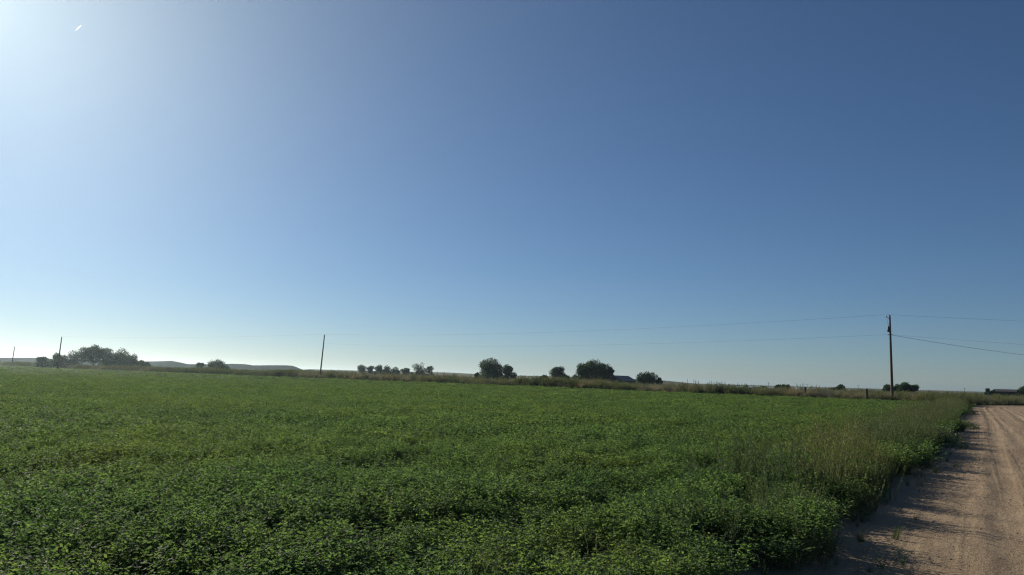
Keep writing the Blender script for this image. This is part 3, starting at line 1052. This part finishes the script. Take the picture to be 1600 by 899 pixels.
tree('broadleaf_tree', 'left half of the spreading trees, with a ragged leaning side', 'tree', 910, 30, 569, 258, G3, 34, 1.0, blobs=16, low=0.04, rag=0.8)
tree('broadleaf_tree', 'tallest spreading tree with a ragged crown left of the grey roofed shed', 'tree', 931, 54, 562.5, 256, G3, 35, 1.0, blobs=26, low=0.06, rag=0.7)
tree('broadleaf_tree', 'tree hanging over the left gable of the grey roofed shed', 'tree', 952, 24, 574, 254, G3, 36, 1.0, blobs=13, low=0.04, rag=0.8)
tree('broadleaf_tree', 'low round dark tree at the right end of the grey roofed shed', 'tree', 1011, 32, 581, 258, G3, 37, 1.1, blobs=12, low=0.03)
tree('bush', 'low bush right of the shed\'s round dark tree', 'bush', 1031, 12, 591, 258, None, 38, 1.0, blobs=5, low=0.02)
tree('bush', 'low bushes left of the round tree beside the shed', 'bush', 850, 16, 586, 262, None, 39, 0.8, blobs=6, low=0.02)
tree('bush', 'rounded dark bush left of the left fence post', 'bush', 1225, 26, 601.5, 240, None, 40, 1.1, blobs=10, low=0.02)
tree('bush', 'small low bush beside the rounded dark one, farther left', 'bush', 1194, 16, 604, 250, None, 41, 0.9, blobs=6, low=0.02)
tree('bush', 'dark domed bush between the two fence posts', 'bush', 1315, 19, 601.5, 250, None, 42, 1.1, blobs=8, low=0.02)
tree('bush', 'flat low bush left of the domed bush between the posts', 'bush', 1300, 14, 606, 255, None, 43, 1.0, blobs=6, low=0.02)
tree('bush', 'small dark bush on the left of the near power pole\'s foot', 'bush', 1387, 17, 601.5, 225, None, 45, 1.1, blobs=8, low=0.02)
tree('bush', 'wide dark bush just right of the near power pole\'s foot', 'bush', 1415, 42, 598, 222, None, 46, 1.2, blobs=16, low=0.02)
tree('bush', 'dark ragged bush at the left end of the farmyard on the right', 'bush', 1543, 9, 607.5, 280, None, 47, 1.0, blobs=5, low=0.02)
tree('bush', 'low dark bush left of the red brown shed', 'bush', 1554, 14, 608.8, 280, None, 48, 1.0, blobs=6, low=0.02)
tree('broadleaf_tree', 'dark tree cut by the right edge of the photo', 'tree', 1606, 22, 601, 280, None, 49, 1.1, blobs=10, low=0.05)
tree('bush', 'low dark bush between the red brown shed and the photo\'s right edge', 'bush', 1590, 16, 609.5, 280, None, 50, 1.0, blobs=6, low=0.02)


# ------------------------------------------------------------------ power poles
def power_pole(label, px, ytop, d, lean=(0, 0), top_hw=False, full=False, r=0.15):
    x, y = at(px, d)
    z0 = gz(x, y)
    H = (horizon_y(px) - ytop) * d / F + EYE - z0
    root = empty('utility_pole', (x, y, z0))
    tag(root, label, 'power pole', 'power poles along the far side of the field')
    n = 10
    pts = [(lean[0] * (k / n), lean[1] * (k / n), -0.3 + (H + 0.3) * k / n) for k in range(n + 1)]
    MB().tube(pts, [r * (1.15 - 0.45 * k / n) for k in range(n + 1)], 12).build('pole_shaft', M['pole_wood'], root, True)
    top = Vector((lean[0], lean[1], H))
    if full:
        # bracket with pin insulators on the left of the pole top
        MB().tube([top + Vector((0, 0, -0.42)), top + Vector((-0.30, 0.05, -0.20)), top + Vector((-0.42, 0.05, -0.10))], 0.030, 6).build('bracket', M['metal_dark'], root, True)
        for dx, dz in ((-0.42, -0.10), (-0.20, 0.02)):
            p = top + Vector((dx, 0.05, dz))
            MB().tube([p, p + Vector((0, 0, 0.06)), p + Vector((0, 0, 0.08)), p + Vector((0, 0, 0.15)), p + Vector((0, 0, 0.19))], [0.05, 0.07, 0.045, 0.06, 0.03], 10).build('insulator', M['porcelain'], root, True)
        MB().tube([top + Vector((0, 0, -0.02)), top + Vector((0, 0, 0.10))], [0.03, 0.02], 8).build('top_pin', M['metal_dark'], root)
        # cut-out and small transformer can
        c = top + Vector((-0.20, -0.06, -1.95))
        MB().tube([c, c + Vector((0, 0, 0.04)), c + Vector((0, 0, 0.56)), c + Vector((0, 0, 0.62))], [0.13, 0.16, 0.16, 0.10], 14).build('transformer', M['metal_dark'], root, True)
        b = c + Vector((0, 0, 0.60))
        MB().tube([b, b + Vector((-0.02, 0, 0.10)), b + Vector((-0.03, 0, 0.26))], [0.035, 0.05, 0.02], 8).build('bushing', M['porcelain'], root, True)
        MB().tube([b + Vector((-0.03, 0, 0.26)), b + Vector((-0.10, 0, 0.6)), top + Vector((-0.42, 0.05, 0.0))], 0.012, 5).build('lead_wire', M['wire'], root)
        for sx in (-1, 1):
            p = top + Vector((0.21 * sx, 0, -2.25))
            MB().tube([p + Vector((-0.12 * sx, 0, 0)), p, p + Vector((0.10 * sx, 0, 0))], [0.02, 0.05, 0.04], 8).build('spool', M['porcelain'], root, True)
    else:
        p = top
        MB().tube([p, p + Vector((0, 0, 0.08)), p + Vector((0, 0, 0.22))], [0.03, 0.07, 0.03], 8).build('insulator', M['porcelain'], root, True)
    return root, Vector((x, y, z0)) + top


pa, top_a = power_pole('near wooden power pole with transformer and service wires on the right', 1394, 493.5, 90, (-0.05, 0), full=True, r=0.145)
pb, top_b = power_pole('leaning bare wooden pole standing left of the photo\'s middle', 500, 524, 177, (0.55, 0), r=0.16)
pc, top_c = power_pole('distant leaning pole in front of the hazy grove', 90, 527, 240, (0.45, 0), r=0.19)
pd, top_d = power_pole('most distant small pole at the photo\'s left edge', 18.5, 542, 380, (0.5, 0), r=0.22)


def wire(name, label, a, b, sag, r, n=40):
    pts = []
    for k in range(n + 1):
        t = k / n
        p = a.lerp(b, t)
        pts.append((p.x, p.y, p.z - 4 * sag * t * (1 - t)))
    o = MB().tube(pts, r, 5, False).build(name, M['wire'])
    tag(o, label, 'wire')


dn = Vector((0, 0, -2.25))
wire('power_line', 'thin upper wire between the near pole and the leaning middle pole', top_a + Vector((-0.42, 0.05, 0.08)), top_b + Vector((0, 0, 0.2)), 1.0, 0.0075)
wire('power_line', 'thin lower wire between the near pole and the leaning middle pole', top_a + dn + Vector((-0.3, 0, 0)), top_b + Vector((0, 0, -1.9)), 1.0, 0.006)
wire('power_line', 'thin wire from the leaning middle pole towards the hazy grove', top_b + Vector((0, 0, 0.2)), top_c + Vector((0, 0, 0.2)), 0.6, 0.007)
wire('power_line', 'thin upper wire leaving the near pole\'s top to the right', top_a + Vector((0, 0, 0.08)), Vector((top_a.x + 120, top_a.y + 22, top_a.z + 1.0)), 0.3, 0.0075)
wire('power_line', 'thin second wire leaving the near pole to the right above the thick cable', top_a + dn + Vector((0.3, 0, 0)), Vector((top_a.x + 120, top_a.y + 22, top_a.z - 2.25 - 1.5)), 0.6, 0.006)
wire('service_cable', 'thick dark sagging cable leaving the near pole to the right', top_a + dn + Vector((0.3, 0, -0.05)), Vector((top_a.x + 62, top_a.y + 42, 7.0)), 0.55, 0.018)


# ------------------------------------------------------------------ fence posts
def fence_post(label, px, ytop, d, w, grp):
    x, y = at(px, d)
    z0 = gz(x, y)
    h = (horizon_y(px) - ytop) * d / F + EYE - z0
    mb = MB()
    mb.tube([(0, 0, -0.2), (0.01, 0, h * 0.5), (0.02, 0.01, h - 0.04), (0.02, 0.01, h)], [w * 0.55, w * 0.52, w * 0.5, w * 0.38], 9)
    o = mb.build('fence_post', M['post_wood'])
    o.location = (x, y, z0)
    tag(o, label, 'fence post', grp)


GP = 'thick fence posts in the far weeds'
fence_post('thick dark wooden post in the weeds, left of the domed bush', 1258, 604.8, 96.3, 0.26, GP)
fence_post('thick dark wooden post in the weeds left of the near power pole', 1354, 607.4, 91.3, 0.24, GP)
GT = 'thin fence posts on the rise'
for k, (px, yt, d) in enumerate([(517, 576, 330), (528, 576.5, 330), (1074, 592.5, 300), (1084, 593, 300), (1127, 596, 300)]):
    lab = ['thin post on the skyline right of the leaning middle pole, nearer to it', 'thin post on the skyline, second one right of the leaning middle pole',
           'thin post on the skyline right of the shed, nearest to it', 'thin post on the skyline, second one right of the shed',
           'thin post on the skyline where the rise meets the pond'][k]
    fence_post(lab, px, yt, d, 0.13, GT)


# ------------------------------------------------------------------ distant power poles with cross arms
def far_pole(label, px, ytop, d):
    x, y = at(px, d)
    z0 = gz(x, y)
    h = (horizon_y(px) - ytop) * d / F + EYE - z0
    root = empty('utility_pole', (x, y, z0))
    tag(root, label, 'power pole', 'far power poles on the horizon')
    MB().tube([(0, 0, -0.2), (0, 0, h)], [0.22, 0.15], 8).build('pole_shaft', M['pole_wood'], root, True)
    MB().box((0, 0, h - 0.7), (3.0, 0.18, 0.18)).build('crossarm', M['pole_wood'], root)
    for sx in (-1.3, 0.0, 1.3):
        MB().tube([(sx, 0, h - 0.61), (sx, 0, h - 0.3)], [0.08, 0.06], 6).build('insulator', M['porcelain'], root)


far_pole('tiny far power pole on the skyline above the pond', 1201, 597.5, 700)
far_pole('tiny far power pole on the skyline above the left fence post', 1261, 600, 800)
far_pole('tiny far power pole on the skyline right of the domed bush', 1341, 602, 850)
far_pole('tiny far power pole on the skyline right of the wide dark bush', 1507, 606.5, 800)


# ------------------------------------------------------------------ pond, shrubs on its bank
def build_pond():
    m, n, out = new_mat('pond_water')
    p = N(n, 'ShaderNodeBsdfPrincipled', i_Roughness=0.12)
    p.inputs['Base Color'].default_value = (0.05, 0.06, 0.06, 1)
    p.inputs['IOR'].default_value = 1.33
    geo = N(n, 'ShaderNodeNewGeometry')
    t = N(n, 'ShaderNodeTexNoise', i_Scale=1.5, i_Detail=3.0)
    n.links.new(geo.outputs['Position'], t.inputs['Vector'])
    b = N(n, 'ShaderNodeBump', i_Strength=0.15, i_Distance=0.02)
    n.links.new(t.outputs['Fac'], b.inputs['Height']); n.links.new(b.outputs[0], p.inputs['Normal'])
    n.links.new(p.outputs[0], out.inputs['Surface'])
    ring = []
    for k in range(80):
        a = k / 80 * 2 * math.pi
        px = 1196 + 80 * math.cos(a) * (1 + 0.08 * math.sin(3 * a))
        d = 640 + 250 * math.sin(a) * (1 + 0.1 * math.sin(5 * a + 1))
        x, y = at(px, d)
        ring.append((x, y, gz(x, y) + 0.02))
    zc = max(q[2] for q in ring)
    zc = max(zc, 0.02)
    ring = [(q[0], q[1], zc) for q in ring]
    me = mesh_np('pond', ring, [tuple(range(80))], m)
    if me.polygons[0].normal.z < 0: me.flip_normals()
    tag(link('pond', me), kind='structure')


build_pond()
tree('bush', 'leftmost of three dark specks of shrub beyond the pond', 'bush', 1139, 6, 600.4, 780, None, 60, 0.6, blobs=4, low=0.02)
tree('bush', 'middle and smallest of three dark specks of shrub beyond the pond', 'bush', 1152, 5, 602, 790, None, 61, 0.6, blobs=4, low=0.02)
tree('bush', 'rightmost of three dark specks of shrub beyond the pond', 'bush', 1166, 7, 601, 785, None, 62, 0.6, blobs=4, low=0.02)


# ------------------------------------------------------------------ buildings
def gable_shed(label, px, d, L, W, wall_h, ridge_h, rz, wallm, roofm, name='shed'):
    x, y = at(px, d)
    z0 = gz(x, y)
    root = empty(name, (x, y, z0), rz)
    tag(root, label, 'shed')
    mb = MB()
    hl, hw = L / 2, W / 2
    vs = [(-hl, -hw, -0.2), (hl, -hw, -0.2), (hl, hw, -0.2), (-hl, hw, -0.2), (-hl, -hw, wall_h), (hl, -hw, wall_h), (hl, hw, wall_h), (-hl, hw, wall_h), (-hl, 0, ridge_h), (hl, 0, ridge_h)]
    fs = [(0, 1, 5, 4), (2, 3, 7, 6), (0, 4, 8, 7, 3), (1, 2, 6, 9, 5), (4, 5, 9, 8), (6, 7, 8, 9)]
    mb.add(vs, fs).build('wall', wallm, root)
    t, ov = 0.08, 0.35
    for sy in (-1, 1):
        sl = (ridge_h - wall_h) / hw
        r = MB()
        n = 14
        for k in range(n):
            x0 = -hl - ov + (L + 2 * ov) * k / n; x1 = -hl - ov + (L + 2 * ov) * (k + 1) / n - 0.02
            zr = 0.02 * (k % 2)
            e = hw + ov
            vv = [(x0, 0, ridge_h + t + zr), (x1, 0, ridge_h + t + zr), (x1, sy * e, ridge_h - sl * e + t + zr), (x0, sy * e, ridge_h - sl * e + t + zr)]
            vv += [(a, b, c - 0.06) for a, b, c in vv]
            r.add(vv, [(0, 1, 2, 3), (4, 7, 6, 5), (0, 4, 5, 1), (1, 5, 6, 2), (2, 6, 7, 3), (3, 7, 4, 0)])
        r.build('roof_side', roofm, root)
    MB().box((0, -hw - 0.03, wall_h * 0.45), (1.6, 0.05, wall_h * 0.86)).build('door', M['dark_roof'], root)
    MB().box((-hl - 0.03, 0, wall_h * 0.62), (0.05, 0.8, 0.6)).build('window', M['metal_dark'], root)
    return root


gable_shed('low shed with a pale grey metal roof among the dark trees', 970, 250, 8.0, 6.0, 1.9, 3.35, math.radians(48), M['barn_wall'], M['roof_metal'])
gable_shed('long low red brown shed in the farmyard at the right edge', 1572, 275, 5.8, 4.0, 1.9, 2.6, math.radians(-33), M['red_wall'], M['dark_roof'])


def white_tank():
    x, y = at(1546.5, 283)
    root = empty('fuel_tank', (x, y, gz(x, y)))
    tag(root, 'small white upright tank beside the dark ragged farmyard bush', 'tank')
    MB().tube([(0, 0, 0.35), (0, 0, 0.42), (0, 0, 1.35), (0, 0, 1.5)], [0.2, 0.34, 0.34, 0.12], 16).build('vessel', M['white_paint'], root, True)
    for k in range(3):
        a = k * 2.094
        MB().tube([(0.27 * math.cos(a), 0.27 * math.sin(a), -0.05), (0.25 * math.cos(a), 0.25 * math.sin(a), 0.45)], 0.03, 6).build('leg', M['metal_dark'], root)


white_tank()


# ------------------------------------------------------------------ single weeds on the road side
def single_weed(label, s, t, me, scale, rz=0.0):
    px = np.interp(s, RS, RP[:, 0]); py = np.interp(s, RS, RP[:, 1]); aa = np.interp(s, RS, RA)
    o = link('weed', me, None, (px + math.cos(aa) * t, py - math.sin(aa) * t, 0.012))
    o.scale = scale
    o.rotation_euler = (0, 0, rz)
    tag(o, label, 'weed')


single_weed('low sprawling weed tuft reaching onto the far part of the dirt road', 41, 0.5, shrub_ball(700, 900, 0.38, 0.75, 0.06, 'weed', M['weed']), (1, 1, 1))
single_weed('dark bushy weed where the road edge bulges out', 27, 0.15, shrub_ball(701, 1300, 0.62, 0.7, 0.055, 'weed', M['weed']), (1.0, 1.1, 1.05), 1.0)
single_weed('small dark weed tuft at the far end of the road edge', 66, 0.4, shrub_ball(702, 700, 0.45, 0.8, 0.08, 'weed', M['weed']), (1, 1, 1), 2.0)
single_weed('tall pale leaning stalk at the road edge', 13.4, -0.05, stalk_weed(703, 3, 0.62, 0.10, 10, 'weed', 'stalk', 0.04, 0.008, 0.012), (1, 1, 1), 0.4)


# ------------------------------------------------------------------ contrail
def contrail():
    m, n, out = new_mat('ice_cloud')
    vs = N(n, 'ShaderNodeVolumeScatter', i_Density=0.03, i_Anisotropy=0.7)
    vs.inputs['Color'].default_value = (0.97, 0.98, 1, 1)
    n.links.new(vs.outputs[0], out.inputs['Volume'])

    def far(px, py, d):
        v = CAM_R.to_3x3() @ Vector(((px - 800) / F, (449.5 - py) / F, -1.0))
        return v / v.y * d + Vector((0, 0, EYE))
    p0, p1 = far(117.5, 48.5, 6000), far(127.0, 39.5, 6300)
    pts = [p0.lerp(p1, k / 8) for k in range(9)]
    o = MB().tube(pts, [0.4, 1.2, 1.9, 2.3, 2.6, 2.6, 2.0, 1.2, 0.4], 8).build('contrail', m, None, True)
    tag(o, 'short bright white vapour trail high in the upper left sky', 'vapour trail')


contrail()


# ------------------------------------------------------------------ haze
def haze():
    m, n, out = new_mat('haze_air')
    pv = N(n, 'ShaderNodeVolumePrincipled')
    pv.inputs['Color'].default_value = (0.72, 0.90, 1.0, 1)
    pv.inputs['Density'].default_value = 0.00011
    pv.inputs['Anisotropy'].default_value = 0.72
    n.links.new(pv.outputs[0], out.inputs['Volume'])
    o = MB().box((0, 0, 16.0), (14600, 14600, 34.0)).build('haze', m)
    tag(o, kind='stuff')


haze()
